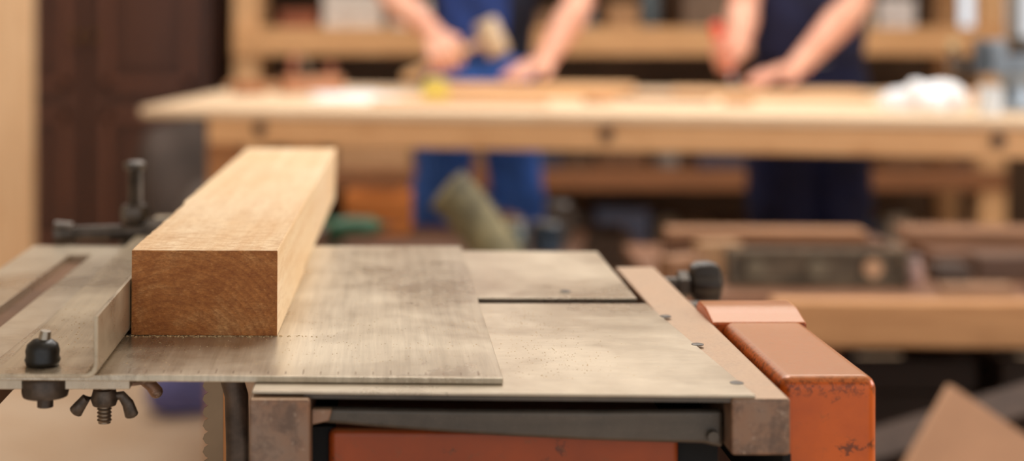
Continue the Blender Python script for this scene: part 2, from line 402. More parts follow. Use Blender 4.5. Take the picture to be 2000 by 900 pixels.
# sawdust
bm=B(); r=random.Random(7)
def chip(x,y,z,s):
    a=r.uniform(0,3.14); ca,sa=math.cos(a),math.sin(a); p=[]
    for dx,dy,dz in ((-s,-.35*s,0),(s,-.3*s,0),(.8*s,.35*s,0),(-.7*s,.3*s,0),(0,0,s*.5)):
        p.append(bm.verts.new((x+dx*ca-dy*sa,y+dx*sa+dy*ca,z+dz)))
    bm.faces.new((p[3],p[2],p[1],p[0]))
    for i in range(4): bm.faces.new((p[i],p[(i+1)%4],p[4]))
for i in range(300): chip(r.gauss(-.12,.035),1.0534-abs(r.gauss(.001,.0025))-.0005,.9701,r.uniform(.0004,.0011))
for i in range(300): chip(r.uniform(-.16,.07),r.uniform(.955,1.04),.9701,r.uniform(.0002,.0006))
for i in range(350): chip(r.uniform(-.06,.07),r.uniform(1.05,1.3),.9701,r.uniform(.0002,.0006))
for i in range(520): chip(r.gauss(.11,.025),r.uniform(.95,1.17),.9659,r.uniform(.0002,.0006))
for i in range(140): chip(r.uniform(-.23,-.18),r.uniform(.99,1.15),.9728,r.uniform(.0002,.0008))
o=solo('sawdust','pale wood sawdust scattered over the steel saw table','sawdust',bm,plain('#e2c393',.8)); o['kind']='stuff'

# ---------------------------------------------------------------- big workbench
RZ=-math.radians(10.5)
pine=wood('#d4a47a','#a87a50',(2,22,22)); pinel=wood('#e4c8a6','#cba47c',(2,22,22)); pinev=wood('#c58c5a','#9a6438',(22,22,2))
wb=empty('workbench','long pine carpenter workbench with thick top and bolted apron','workbench',(-.58,3.72,0),RZ)
bm=B(); box(bm,0,2.75,0,1.06,.918,.94); part(wb,'bench_top',bm,pinel,bev=.004)
bm=B(); box(bm,.17,2.70,.006,.07,.853,.918); part(wb,'apron',bm,wood('#e3b07c','#bf8652',(2,22,22)),bev=.003)
bm=B(); box(bm,.17,2.70,.99,1.03,.866,.918); part(wb,'apron',bm,pine,bev=.003)
for x in (.15,2.58):
    for y in (.07,.91):
        bm=B(); box(bm,x,x+.08,y,y+.08,0,.918); part(wb,'leg',bm,pinev,bev=.004)
for x in (.15,2.58):
    bm=B(); box(bm,x+.015,x+.065,.15,.91,.30,.38); part(wb,'stretcher',bm,pinev,bev=.003)
for x in (.30,1.12,1.97):
    bm=B(); cyl(bm,(x,.007,.893),(x,-.003,.893),.012,seg=6); cyl(bm,(x,.0065,.893),(x,.002,.893),.017); part(wb,'bolt',bm,plain('#6a503c',.5,.3),smooth=True)
BZ=.94
def board(label,x0,x1,y0,y1,z,t,m,rz=0,group='boards on the workbench',name='wood_board'):
    bm=B(); box(bm,-(x1-x0)/2,(x1-x0)/2,-(y1-y0)/2,(y1-y0)/2,0,t)
    return solo(name,label,'board',bm,m,((x0+x1)/2,(y0+y1)/2,z),rz,group,bev=.002)
board('pale pine board lying on the workbench under a hand',.16,.70,4.08,4.40,BZ,.024,wood('#dcae7c','#c08a5c',(2,22,22)),RZ)
board('pale pine board being marked on the workbench',.80,1.30,4.00,4.30,BZ,.014,wood('#e0b688','#c8966a',(2,22,22)),RZ)
board('long narrow planed pine strip on the workbench',-.44,-.10,4.40,4.46,BZ,.022,pine,RZ-.05)
board('long narrow planed pine strip on the workbench',1.33,1.85,3.95,4.05,BZ,.022,pine,RZ+.03)
board('thin planed pine strip near the bench edge',-.02,.42,3.80,3.84,BZ,.012,pine,RZ+.02)
board('small brown wood offcut on the workbench',-.40,-.32,4.22,4.28,BZ,.035,wood('#a87048','#7c4c2c',(2,22,22)),.3)
board('small brown wood offcut on the workbench',.52,.60,3.88,3.92,BZ,.018,wood('#c08a60','#94683f',(2,22,22)),.7)
board('small brown wood offcut on the workbench',.86,.93,3.80,3.84,BZ,.020,wood('#c4946a','#9a6c48',(2,22,22)),-.5)
board('thin dark wood batten lying on the workbench',.62,.86,3.96,3.985,BZ,.014,wood('#9a6c48','#6e4a30',(2,22,22)),-.35)
paper=plain('#f3f1f0',.7,var=.03)
bm=B(); box(bm,-.10,.10,-.14,.14,0,.0015)
solo('paper_sheet','white drawing paper lying flat on the workbench','paper',bm,paper,(-.06,4.07,BZ),-.3)
bm=B(); box(bm,-.09,.09,-.08,.08,0,.0015)
solo('paper_sheet','white drawing paper lying flat on the workbench','paper',bm,paper,(-.09,4.22,BZ+.0016),.25)
hp_=empty('hand_plane','wooden hand plane with reddish knob on the workbench','hand plane',(-.19,4.32,BZ),.5)
bm=B(); box(bm,-.09,.09,-.028,.028,0,.045); part(hp_,'plane_body',bm,wood('#b9805a','#8a5838',(4,22,22)),bev=.004)
bm=B(); loft(bm,[(-.055,0,.045),(-.062,0,.07),(-.05,0,.10)],[(.010,.008),(.012,.009),(.013,.010)]); part(hp_,'tote',bm,plain('#9a5c40',.4),smooth=True)
bm=B(); lathe(bm,[(.010,.045),(.008,.055),(.015,.070),(.013,.082)],(.06,0,0),16); part(hp_,'knob',bm,plain('#9a5c40',.4),smooth=True)
bm=B(); loft(bm,[(.0,0,.04),(-.025,0,.10)],[(.022,.003)]*2,ref=(0,1,0),seg=4,rnd=False); part(hp_,'blade',bm,plain('#8d8f92',.3,.8))
tape=empty('measuring_tape','yellow pocket tape measure on the workbench','tape measure',(.145,3.98,BZ))
bm=B(); pts=[(-.033,0),(.033,0),(.036,.006),(.033,.045),(.02,.058),(-.015,.058),(-.033,.04)]; prism(bm,pts,'y',-.018,.018); part(tape,'case',bm,plain('#e2cc62',.35,var=.1),bev=.004)
bm=B(); box(bm,.034,.07,-.010,.010,.002,.004); box(bm,.069,.071,-.011,.011,-.0,.008); part(tape,'blade',bm,plain('#e9e0b0',.4))
def crumple(name,label,cat,loc,r,seed,hexc):
    bm=B(); bmesh.ops.create_icosphere(bm,subdivisions=4,radius=1); q=random.Random(seed)
    dirs=[V((q.gauss(0,1),q.gauss(0,1),q.gauss(0,1))).normalized() for _ in range(26)]
    for v in bm.verts:
        d=v.co.normalized(); k=.72+.4*abs(sum(((d.dot(e))**5)*(1 if i%2 else -1) for i,e in enumerate(dirs)))**.7
        v.co=V((d.x*r[0]*k,d.y*r[1]*k,max(-.02*r[2],d.z*r[2]*k+r[2]*.35)))
    zmin=min(v.co.z for v in bm.verts)
    for v in bm.verts: v.co.z-=zmin
    return solo(name,label,cat,bm,plain(hexc,.8,var=.08 if 'cloth' in name else .5,scale=12 if 'cloth' in name else 7),loc,smooth=True,auto=False)
crumple('cleaning_cloth','crumpled white cloth on the workbench','cloth',(1.275,3.60,BZ),(.060,.06,.052),5,'#f9faff')
vz=empty('bench_vise','blue-grey cast iron bench vise bolted to the workbench','vise',(1.50,3.62,BZ),-.3)
bm=B(); box(bm,-.07,.07,-.06,.06,0,.02); loft(bm,[(0,0,.015),(0,0,.06),(0,0,.09)],[(.045,.045),(.03,.03),(.045,.04)],rnd=False); box(bm,-.035,.075,-.035,.035,.085,.13); box(bm,-.055,-.025,-.06,.06,.085,.165)
part(vz,'base',bm,plain('#98a4b0',.35,.5),bev=.004)
bm=B(); box(bm,-.09,-.062,-.06,.06,.085,.165); box(bm,-.09,0,-.018,.018,.09,.12); part(vz,'jaw',bm,plain('#5a636b',.4,.5),bev=.004)
bm=B(); cyl(bm,(-.13,0,.105),(-.08,0,.105),.010); cyl(bm,(-.125,-.07,.09),(-.125,.07,.12),.005); ball(bm,(-.125,-.07,.09),.009); ball(bm,(-.125,.07,.12),.009)
part(vz,'handle',bm,plain('#3b3632',.35,.7),smooth=True)
bt=empty('oil_bottle','brown glass oil bottle on the workbench','bottle',(1.42,3.80,BZ))
bm=B(); lathe(bm,[(.024,0),(.028,.006),(.028,.085),(.020,.105),(.010,.118),(.010,.14)]); part(bt,'bottle_body',bm,plain('#5e4226',.2),smooth=True)
bm=B(); lathe(bm,[(.012,.14),(.012,.155),(.009,.16)]); part(bt,'cap',bm,plain('#c9b48a',.5),smooth=True)
bt=empty('water_glass','pale blue drinking glass on the workbench','glass',(1.385,3.48,BZ))
bm=B(); lathe(bm,[(.020,0),(.024,.004),(.027,.065)]); part(bt,'glass_body',bm,plain('#dfe8f0',.12,.1,.1),smooth=True)

def jar(x,y,z,r_,h,glass,lid,lab,grp):
    e=empty('storage_jar',lab,'jar',(x,y,z),group=grp)
    bm=B(); lathe(bm,[(r_*.9,0),(r_,.01),(r_,h*.72),(r_*.78,h*.84),(r_*.78,h*.88)],seg=20); part(e,'jar_body',bm,plain(glass,.2,var=.2),smooth=True)
    bm=B(); lathe(bm,[(r_*.84,h*.88),(r_*.84,h),(r_*.78,h+.003)],seg=20); part(e,'lid',bm,plain(lid,.4,.3),smooth=True)
def tin(x,y,z,r_,h,c,lab,grp):
    e=empty('paint_tin',lab,'tin',(x,y,z),group=grp)
    bm=B(); lathe(bm,[(r_,0),(r_*1.02,.004),(r_,.008),(r_,h-.01),(r_*1.03,h-.006),(r_*1.03,h)],seg=24); part(e,'tin_body',bm,plain(c,.35,.2),smooth=True)
    bm=B(); lathe(bm,[(r_*.9,h),(r_*.88,h+.004),(r_*.8,h+.004)],seg=24); part(e,'lid',bm,plain('#9a9a98',.3,.8),smooth=True)
    bm=B(); pts=[(r_*1.03*math.cos(a),r_*.25*math.sin(a)-r_,h*.8-r_*.9*math.sin(a)) for a in [i*math.pi/10 for i in range(11)]]; loft(bm,pts,[.003]*11,seg=6); part(e,'handle',bm,plain('#777777',.3,.8),smooth=True)
def crate(x,y,z,w,d,h,c,c2,lab,grp,name='wooden_crate',cat='crate',rz=0):
    bm=B(); t=.012
    nsl=max(2,int(h/.06)); sh=h/nsl
    for i in range(nsl):
        z0=i*sh+.003; z1=(i+1)*sh-.003
        box(bm,-w/2,w/2,-d/2,-d/2+t,z0,z1); box(bm,-w/2,w/2,d/2-t,d/2,z0,z1)
        box(bm,-w/2,-w/2+t,-d/2+t,d/2-t,z0,z1); box(bm,w/2-t,w/2,-d/2+t,d/2-t,z0,z1)
    for sx in (-1,1):
        for sy in (-1,1):
            a=sx*(w/2-t-.012); b=sy*(d/2-t-.012); box(bm,a-.012,a+.012,b-.012,b+.012,0,h)
    box(bm,-w/2+t,w/2-t,-d/2+t,d/2-t,0,.01)
    return solo(name,lab,cat,bm,wood(c,c2,(2,18,18)),(x,y,z),rz,grp)
def carton(x,y,z,w,d,h,c,lab,grp,rz=0):
    bm=B(); box(bm,-w/2,w/2,-d/2,d/2,0,h); box(bm,-w/2-.002,w/2+.002,-d/2-.002,d/2+.002,h*.72,h+.002); box(bm,-.03,.03,-d/2-.003,-d/2-.0021,h*.3,h*.55)
    return solo('storage_box',lab,'box',bm,plain(c,.7),(x,y,z),rz,grp,bev=.003)

# ---------------------------------------------------------------- shelving
sh=empty('shelving_unit','long open pine shelving unit filled with workshop supplies','shelf',(.95,6.3,0))
SX0,SX1=-1.52,1.50
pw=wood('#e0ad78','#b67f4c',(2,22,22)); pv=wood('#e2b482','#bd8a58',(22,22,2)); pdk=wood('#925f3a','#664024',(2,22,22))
for x in (SX0,SX1-.09):
    bm=B(); box(bm,x,x+.10,-.28,-.2,0,2.2); part(sh,'post',bm,pv,bev=.004)
    bm=B(); box(bm,x,x+.10,.2,.28,0,2.2); part(sh,'post',bm,pv,bev=.004)
for z in (.20,.53,1.09,1.62,2.1):
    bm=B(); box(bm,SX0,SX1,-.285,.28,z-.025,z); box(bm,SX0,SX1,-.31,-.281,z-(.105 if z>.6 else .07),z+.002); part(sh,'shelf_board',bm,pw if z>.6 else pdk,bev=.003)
q=random.Random(31)
cols=['#f1ebe2','#c9b698','#e2d4bb','#a9b5ba','#bd9468','#eef0f1','#8b6a4c','#d9d4ca','#7a6452','#f5f5f5','#9c5a3c','#6c7a80']
for z,hmax,grp,dark,xs in ((1.09,.42,'supplies on the upper shelf',0,-.40),(.53,.40,'supplies on the middle shelf',1,.28),(.20,.24,'supplies on the low shelf',1,-.4)):
    x=xs
    while x<2.15:
        k=q.random(); y=6.3+q.uniform(-.12,.05); w=q.uniform(.09,.22) if dark else q.uniform(.08,.24)
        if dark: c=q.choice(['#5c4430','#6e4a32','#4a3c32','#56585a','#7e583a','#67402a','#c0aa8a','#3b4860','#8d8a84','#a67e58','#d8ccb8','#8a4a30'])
        else: c=q.choice(cols)
        if k<.45: carton(x+w/2,y,z,w,.22,q.uniform(.06,hmax*(.6 if dark else .38)),c,'worn cardboard storage box on a pine shelf',grp,rz=q.uniform(-.12,.12))
        elif k<.56: w=.13; tin(x+.06,y,z,.055,q.uniform(.07,.15),c,'small metal paint tin on a pine shelf',grp)
        elif k<.68: w=.10; jar(x+.045,y,z,.04,q.uniform(.09,.17),c,'#8a8a88','glass storage jar with metal lid on a pine shelf',grp)
        else: crate(x+w/2,y,z,w,.22,q.uniform(.06,.18),c,'#8e6546' if not dark else '#4a3020','slatted wooden crate on a pine shelf',grp)
        x+=w+q.uniform(.01,.06)
crate(-.02,6.22,.532,.30,.24,.13,'#dcae80','#b88a5c','pale slatted wooden crate on the middle shelf','supplies on the middle shelf')
crate(-.02,6.22,.665,.26,.20,.10,'#e2b98c','#b88a5c','pale slatted wooden crate stacked on another crate','supplies on the middle shelf')

# dark wardrobe
dk=wood('#55301f','#351c12',(16,16,1.5),.45)
wd=empty('wardrobe','tall dark brown panelled wooden wardrobe against the wall','wardrobe',(-1.10,6.55,0))
bm=B(); box(bm,-.62,.42,-.22,.35,0,2.25); box(bm,-.65,.45,-.25,.38,2.25,2.31); box(bm,-.63,.43,-.235,.36,0,.09); part(wd,'body',bm,dk,bev=.004)
dp=wood('#563120','#3a2015',(16,16,1.5),.4); dpl=wood('#744632','#50301f',(16,16,1.5),.4)
for a,b2 in ((-.60,-.11),(-.09,.40)):
    bm=B(); box(bm,a,b2,-.245,-.222,.11,2.22)
    for z0,z1 in ((.2,.74),(.84,1.42),(1.52,2.12)):
        for (xa,xb,za,zb_) in ((a+.06,b2-.06,z0,z0+.035),(a+.06,b2-.06,z1-.035,z1),(a+.06,a+.095,z0,z1),(b2-.095,b2-.06,z0,z1)):
            box(bm,xa,xb,-.270,-.244,za,zb_,mi=1)
        box(bm,a+.13,b2-.13,-.262,-.244,z0+.07,z1-.07,mi=0)
    part(wd,'door',bm,[dp,dpl],bev=.003)
for x in (-.135,-.065):
    bm=B(); ball(bm,(x,-.285,1.05),.016); cyl(bm,(x,-.244,1.05),(x,-.28,1.05),.007); part(wd,'knob',bm,plain('#8a6a3c',.3,.8),smooth=True)
bm=B(); box(bm,-.085,.058,-.02,.02,0,2.3)
solo('timber_plank','tall pale pine plank standing upright','plank',bm,wood('#e6c096','#cb9c6c',(20,20,1.5)),(-1.17,4.95,0),.05,bev=.003)
crumple('filled_sack','bulging dark grey canvas sack on the floor','sack',(-.80,5.80,0),(.12,.13,.44),9,'#584b44')
crumple('filled_sack','small grey canvas sack slumped on the floor','sack',(-.60,5.30,0),(.12,.12,.33),19,'#6a5f58')
tb=empty('tool_bag','small blue fabric tool bag on the floor','bag',(-.54,4.45,0),.3)
bm=B(); loft(bm,[(-.10,0,.06),(-.08,0,.065),(.08,0,.065),(.10,0,.06)],[(.045,.055),(.055,.065),(.055,.065),(.045,.055)],ref=(0,1,0)); part(tb,'bag_body',bm,plain('#67669a',.8),smooth=True)
bm=B(); loft(bm,[(-.05,0,.12),(-.045,0,.16),(0,0,.175),(.045,0,.16),(.05,0,.12)],[.006]*5); part(tb,'handle',bm,plain('#22263c',.8),smooth=True)

# ---------------------------------------------------------------- side table and its clutter
dkw=wood('#5c3c28','#3a2416',(2,20,20))
sd=empty('side_table','small dark wooden side table cluttered with tools','table',(.14,3.42,0),RZ)
bm=B(); box(bm,-.40,.31,-.25,.25,.635,.66); part(sd,'table_top',bm,dkw,bev=.003)
for a in (-.37,.25):
    for b in (-.22,.18):
        bm=B(); box(bm,a,a+.04,b,b+.04,0,.635); part(sd,'leg',bm,dkw,bev=.003)
bm=B(); box(bm,-.36,.28,-.20,.20,.25,.27); part(sd,'lower_shelf',bm,dkw)
crate(.0,3.58,.66,.15,.12,.095,'#c0702c','#96501c','orange-brown wooden crate on the side table',None,rz=-.1)
pt=empty('power_drill','green cordless power drill lying on the side table','drill',(-.05,3.36,.66),.3)
pt.scale=(.72,.72,.72)
bm=B(); loft(bm,[(-.08,0,.06),(-.03,0,.062),(.05,0,.06),(.07,0,.06)],[.024,.030,.028,.018]); loft(bm,[(-.03,0,.05),(-.05,.05,.045),(-.06,.09,.04)],[.020,.018,.022]); box(bm,-.10,-.02,.08,.13,0,.07)
part(pt,'drill_body',bm,plain('#1a5430',.4,var=.6),smooth=True)
bm=B(); cyl(bm,(.07,0,.06),(.10,0,.06),.016,.009); cyl(bm,(.10,0,.06),(.15,0,.06),.003); part(pt,'chuck',bm,plain('#2a2a2a',.3,.7),smooth=True)
tin(.36,3.30,.66,.035,.06,'#33414f','dark blue metal tin on the side table',None)
tin(.40,3.42,.66,.030,.085,'#4b3d32','brown metal tin on the side table',None)
jar(.29,3.26,.66,.025,.07,'#4d5b5a','#8a8478','small glass jar on the side table',None)
crate(.26,3.52,.66,.12,.10,.05,'#76502f','#4a3020','small brown wooden crate on the side table',None,rz=.2)
tin(-.14,3.30,.66,.030,.05,'#6b4a34','short rusty tin on the side table',None)
# stacked storage on the floor behind the bench front
G2='boxes stacked on the floor under the workbench'
q=random.Random(8)
for x,w,hs in ((.58,.15,(.30,.20,.09)),(.76,.17,(.34,.14)),(.95,.16,(.26,.24,.07))):
    zz=0
    for i,hh in enumerate(hs):
        c=q.choice([('#7a573c','#52371f'),('#5f4a3a','#3c2d22'),('#96704c','#6c4c30'),('#6c6c68','#4a4a48')])
        if i%2: carton(x+q.uniform(-.01,.01),4.05,zz,w*.9,.22,hh,c[0],'scuffed brown storage box stacked under the workbench',G2)
        else: crate(x,4.05,zz,w,.24,hh,c[0],c[1],'brown slatted crate stacked under the workbench',G2)
        zz+=hh+.003
bm=B()
ctrl=[V((.125,2.85,.850)),V((.155,2.85,.822)),V((.19,2.84,.775)),V((.225,2.82,.72)),V((.26,2.80,.62)),V((.29,2.78,.45)),V((.32,2.76,.25)),V((.34,2.72,.10)),V((.36,2.60,.06)),V((.36,2.45,.056))]
pts=[];rad=[]
for i in range(len(ctrl)-1):
    for k in range(8):
        t=k/8; p0=ctrl[max(i-1,0)];p1=ctrl[i];p2=ctrl[i+1];p3=ctrl[min(i+2,len(ctrl)-1)]
        pts.append(.5*((2*p1)+(p2-p0)*t+(2*p0-5*p1+4*p2-p3)*t*t+(3*p1-p0-3*p2+p3)*t**3)); rad.append(.043+(.004 if k%2 else -.003))
loft(bm,pts,rad,seg=20,rnd=False)
solo('dust_hose','thick greenish tan flexible dust extraction hose','hose',bm,plain('#7a7050',.55,var=.75,scale=16),smooth=True,auto=False)

# ---------------------------------------------------------------- trestle table with timber
tr=empty('trestle_table','low pine trestle table stacked with timber','table',(1.28,2.62,0),-.03)
bm=B(); box(bm,-.60,.75,0,.045,.604,.682); part(tr,'front_rail',bm,wood('#c99463','#a06c40',(2,22,22)),bev=.004)
bm=B(); box(bm,-.78,.75,.0455,.62,.655,.682); part(tr,'table_top',bm,wood('#80563a','#583824',(2,22,22)),bev=.004)
for x in (-.50,.60):
    for y in (.07,.50):
        bm=B(); loft(bm,[(x,y,0),(x,y,.66)],[(.03,.02)]*2,seg=4,rnd=False); part(tr,'leg',bm,pdk)
    bm=B(); box(bm,x-.02,x+.02,.08,.5,.25,.30); part(tr,'brace',bm,pdk)
TZ=.682
lv=empty('spirit_level','grey brown spirit level with round vials on the trestle table','spirit level',(.79,2.78,TZ),-.02)
bm=B(); box(bm,-.16,.16,-.014,.014,0,.012); box(bm,-.16,.16,-.014,.014,.058,.068); box(bm,-.16,.16,-.006,.006,.012,.058); box(bm,-.162,-.150,-.016,.016,0,.068); box(bm,.150,.162,-.016,.016,0,.068)
part(lv,'level_body',bm,plain('#685a48',.45,.3,.6,30),bev=.002)
for x in (-.11,.0,.10):
    bm=B(); cyl(bm,(x,-.015,.035),(x,.015,.035),.017); part(lv,'vial',bm,plain('#c49a76' if x>.05 else '#766a54',.3),smooth=True)
def stick(lab,x0,x1,y,z,w,t,c,c2,rz,name='timber_offcut'):
    bm=B(); L=x1-x0; box(bm,-L/2,L/2,-w/2,w/2,0,t)
    solo(name,lab,'timber',bm,wood(c,c2,(2,22,22)),((x0+x1)/2,y,z),rz,'timber pieces on the trestle table',bev=.002)
stick('brown timber strip on the trestle table',.56,.98,3.00,TZ,.09,.055,'#6a452c','#432a1a',-.03)
stick('pale brown timber strip resting on another strip',.56,.94,2.99,TZ+.055,.07,.018,'#a0724e','#7a5234',-.05)
stick('brown timber board on the trestle table',1.06,1.75,3.02,TZ,.14,.035,'#74503a','#503622',.05)
stick('reddish brown timber board stacked on another board',1.04,1.62,3.04,TZ+.035,.10,.03,'#8e6446','#64442c',-.10)
q=random.Random(21)
pal=[('#8a6448','#604430'),('#745440','#4c3424'),('#a07a5c','#785638'),('#604636','#402c20'),('#aa8464','#7e5c40'),('#4a3a30','#302620')]
xx=1.02
while xx<1.72:
    L=q.uniform(.05,.13); c=q.choice(pal)
    stick('short weathered timber offcut on the trestle table',xx,xx+L,2.84+q.uniform(-.015,.015),TZ,.05,q.uniform(.015,.075),c[0],c[1],q.uniform(-.2,.2)); xx+=L+.022
xx=.99
while xx<1.72:
    L=q.uniform(.06,.18); c=q.choice(pal)
    stick('short weathered timber offcut near the table edge',xx,xx+L,2.715+q.uniform(-.01,.01),TZ,.035,q.uniform(.012,.04),c[0],c[1],q.uniform(-.08,.08)); xx+=L+.03
stick('short pale offcut on the trestle table',.52,.60,2.84,TZ,.05,.045,'#9a7050','#6c4c34',.5)
stick('short pale offcut on the trestle table',.60,.68,2.90,TZ,.05,.062,'#b08860','#7c5c40',.2)
jar(.975,2.80,TZ,.014,.05,'#b3938a','#9a8a84','small pink plastic glue pot on the trestle table',None)
bm=B(); box(bm,-.15,.15,-.009,.009,-.40,.25)
o=solo('plywood_panel','pinkish brown plywood panel leaning at an angle','plywood',bm,plain('#bd9272',.7,var=.2,scale=5),(.82,2.20,.350),rot=(math.radians(-10),math.radians(34),0),bev=.001)
bm=B(); loft(bm,[(.66,2.38,.47),(1.20,2.52,.58)],[(.035,.035)]*2,seg=4,rnd=False)
solo('timber_bar','dark brown square timber bar resting on crates','timber',bm,wood('#4a372c','#2e2018',(16,16,16)))
crate(.74,2.42,0,.46,.28,.40,'#3b2a20','#261a14','dark wooden crate added to darken the floor space','dark crates added to darken the space under the table')  # these crates are added to cover bright floor and darken the space below
crate(1.22,2.48,0,.40,.22,.46,'#48342a','#2c1e18','brown wooden crate added to darken the floor space','dark crates added to darken the space under the table')
crate(.95,2.93,0,.26,.30,.55,'#3a281e','#22160f','tall dark wooden crate added to darken space under trestle table','dark crates added to darken the space under the table')
crate(1.35,2.93,0,.44,.30,.55,'#402e22','#22160f','tall dark wooden crate added to darken space under trestle table','dark crates added to darken the space under the table')

# ---------------------------------------------------------------- people
def skin_mat():
    m,nt,b=base('skin')
    f=noise(nt,coords(nt),14,5,.65); g=noise(nt,coords(nt),5,3)
    col=ramp(nt,f,[(.3,'#c98a6e'),(.7,'#e8b49a')])
    col=mixc(nt,ramp(nt,g,[(.45,0.0),(.7,.4)]),col,'#d98d78')
    nt.links.new(col,b.inputs['Base Color'])
    b.inputs['Roughness'].default_value=.55
    b.inputs['Subsurface Weight'].default_value=.08; b.inputs['Subsurface Radius'].default_value=(.01,.004,.002)
    return m
skin=skin_mat()
def hand(bm,wr,d,n,s,curl,thumb):
    d,n,s=d.normalized(),n.normalized(),s.normalized()
    for k in (-1.5,-.5,.5,1.5):
        loft(bm,[wr+s*k*.011,wr+d*.045+s*k*.018,wr+d*.088+s*k*.0205],[.0150,.0155,.0125],seg=10)
    lens={-1.5:.80,-.5:.95,.5:1.0,1.5:.93}
    for k in (-1.5,-.5,.5,1.5):
        kk=k*thumb; L=lens[kk]
        p=wr+d*.085+s*k*.0215; a=0; pts=[p]
        for seg_,cu in ((.042,curl*.8),(.027,curl),(.021,curl*.8)):
            a+=cu; pts.append(pts[-1]+(d*math.cos(a)+n*math.sin(a)+s*k*.05).normalized()*seg_*L)
        loft(bm,pts,[.0098,.0090,.0082,.0070],seg=10)
    p=wr+d*.022+s*thumb*.026; c=min(curl,.9)
    t1=(d*.65+s*thumb*.75+n*.25).normalized(); t2=(d*.9+s*thumb*(.35-.5*c)+n*(.2+.5*c)).normalized(); t3=(d*(.9-.3*c)-s*thumb*.3*c+n*.6*c).normalized()
    p1=p+t1*.040; p2=p1+t2*.032; p3=p2+t3*.024
    loft(bm,[p,p1,p2,p3],[.0150,.0120,.0105,.0085],seg=10)

def person(loc,label,J,cols,hands,lean,legw=.088):
    X,Y=loc
    e=empty('person',label,'person',(X,Y,0))
    mv=lambda p:V(p)-V((X,Y,0))
    hipz=.94
    hip=V((0,0,hipz)); chest=V((lean[0]*.7,lean[1]*.7,1.26)); neckb=V((lean[0],lean[1],1.46)); hd=neckb+V((0,-.06,.17))
    bm=B()
    loft(bm,[hip+V((0,0,-.08)),hip,hip+V((lean[0]*.25,lean[1]*.2,.12)),chest,neckb+V((0,0,-.06))],[(.14,.095),(.16,.105),(.135,.095),(.165,.115),(.13,.08)],seg=24)
    loft(bm,[neckb+V((0,0,-.06)),neckb+V((0,-.01,.02)),hd+V((0,.01,-.06))],[(.07,.06),(.056,.056),(.055,.055)])
    sL,sR=mv(J['sl']),mv(J['sr'])
    loft(bm,[sR,neckb+V((0,0,-.04)),sL],[(.055,.055),(.075,.07),(.055,.055)],ref=(0,1,0))
    ball(bm,hd+V((0,.01,.03)),(.076,.095,.100)); ball(bm,hd+V((0,-.02,-.045)),(.058,.07,.068))
    loft(bm,[hd+V((0,-.088,.025)),hd+V((0,-.104,-.002)),hd+V((0,-.106,-.014))],[.008,.012,.013],seg=10)
    ball(bm,hd+V((0,-.085,-.052)),(.024,.010,.009)); ball(bm,hd+V((0,-.08,.045)),(.05,.012,.010))
    for sx in (-1,1): ball(bm,hd+V((sx*.078,.015,.0)),(.010,.020,.032))
    for a in ('r','l'):
        s_,el,wr=(mv(J[k+a]) for k in ('s','e','w'))
        m1=s_.lerp(el,.45); m2=el.lerp(wr,.3)
        loft(bm,[s_,m1,el,m2,el.lerp(wr,.7),wr],[.054,.050,.044,.048,.037,(.031,.025)],seg=16)
        h=hands[a]; hand(bm,wr+(h['d'].normalized()*.005),h['d'],h['n'],h['s'],h['curl'],h['thumb'])
    for sx,ft in ((-1,J['fr']),(1,J['fl'])):
        f=mv(ft); hp=hip+V((sx*.09,0,-.05)); kn=hp.lerp(V((f.x,f.y,.1)),.5)+V((0,-.015,0))
        loft(bm,[hp,kn.lerp(hp,.4),kn,kn.lerp(V((f.x,f.y,.1)),.35),V((f.x,f.y,.08))],[.085,.075,.055,.055,.038])
        loft(bm,[V((f.x,f.y+.03,.045)),V((f.x,f.y-.08,.04)),V((f.x,f.y-.17,.03))],[(.035,.035),(.04,.03),(.035,.02)])
    body=part(e,'body',bm,skin,smooth=True,auto=False)
    md=body.modifiers.new('fuse','REMESH'); md.mode='VOXEL'; md.voxel_size=.0048; md.use_smooth_shade=True
    sm=body.modifiers.new('smooth','SMOOTH'); sm.factor=.5; sm.iterations=3
    bm=B()
    loft(bm,[hip+V((0,0,-.06)),hip+V((0,0,0)),hip+V((lean[0]*.25,lean[1]*.2,.12))],[(.165,.12),(.178,.125),(.158,.118)],seg=24)
    for sx,ft in ((-1,J['fr']),(1,J['fl'])):
        f=mv(ft); hp=hip+V((sx*.088,0,-.06)); kn=hp.lerp(V((f.x,f.y,.1)),.5)+V((sx*.01,-.015,0)); an=V((f.x,f.y,.06))
        loft(bm,[hp,kn.lerp(hp,.5),kn,kn.lerp(an,.5),an],[(.098,.108),(legw+.006,.095),(legw,.088),(legw-.004,.083),(.080,.085)],seg=20)
    tro=part(e,'trousers',bm,plain(cols['tr'],.85,var=.5,scale=9),smooth=True,auto=False,label=cols['trl'])
    md=tro.modifiers.new('fuse','REMESH'); md.mode='VOXEL'; md.voxel_size=.009; md.use_smooth_shade=True
    tx=bpy.data.textures.new('folds','CLOUDS'); tx.noise_scale=.11
    dm=tro.modifiers.new('folds','DISPLACE'); dm.texture=tx; dm.strength=.028; dm.mid_level=.5; dm.texture_coords='LOCAL'
    bm=B()
    loft(bm,[hip+V((lean[0]*.2,lean[1]*.2,.10)),hip.lerp(chest,.55),chest,neckb+V((0,0,-.07)),neckb+V((0,0,-.02))],[(.160,.118),(.158,.116),(.180,.130),(.150,.095),(.085,.075)],seg=24)
    for a in ('r','l'):
        s_,el=mv(J['s'+a]),mv(J['e'+a]); loft(bm,[s_.lerp(chest,.25),s_,s_.lerp(el,.35),s_.lerp(el,.55)],[.07,.068,.062,.060],seg=16,rnd=False)
    shr=part(e,'shirt',bm,plain(cols['sh'],.85,var=.3),smooth=True,auto=False,label=cols['shl'])
    md=shr.modifiers.new('fuse','REMESH'); md.mode='VOXEL'; md.voxel_size=.008; md.use_smooth_shade=True
    bm=B(); rows=[]
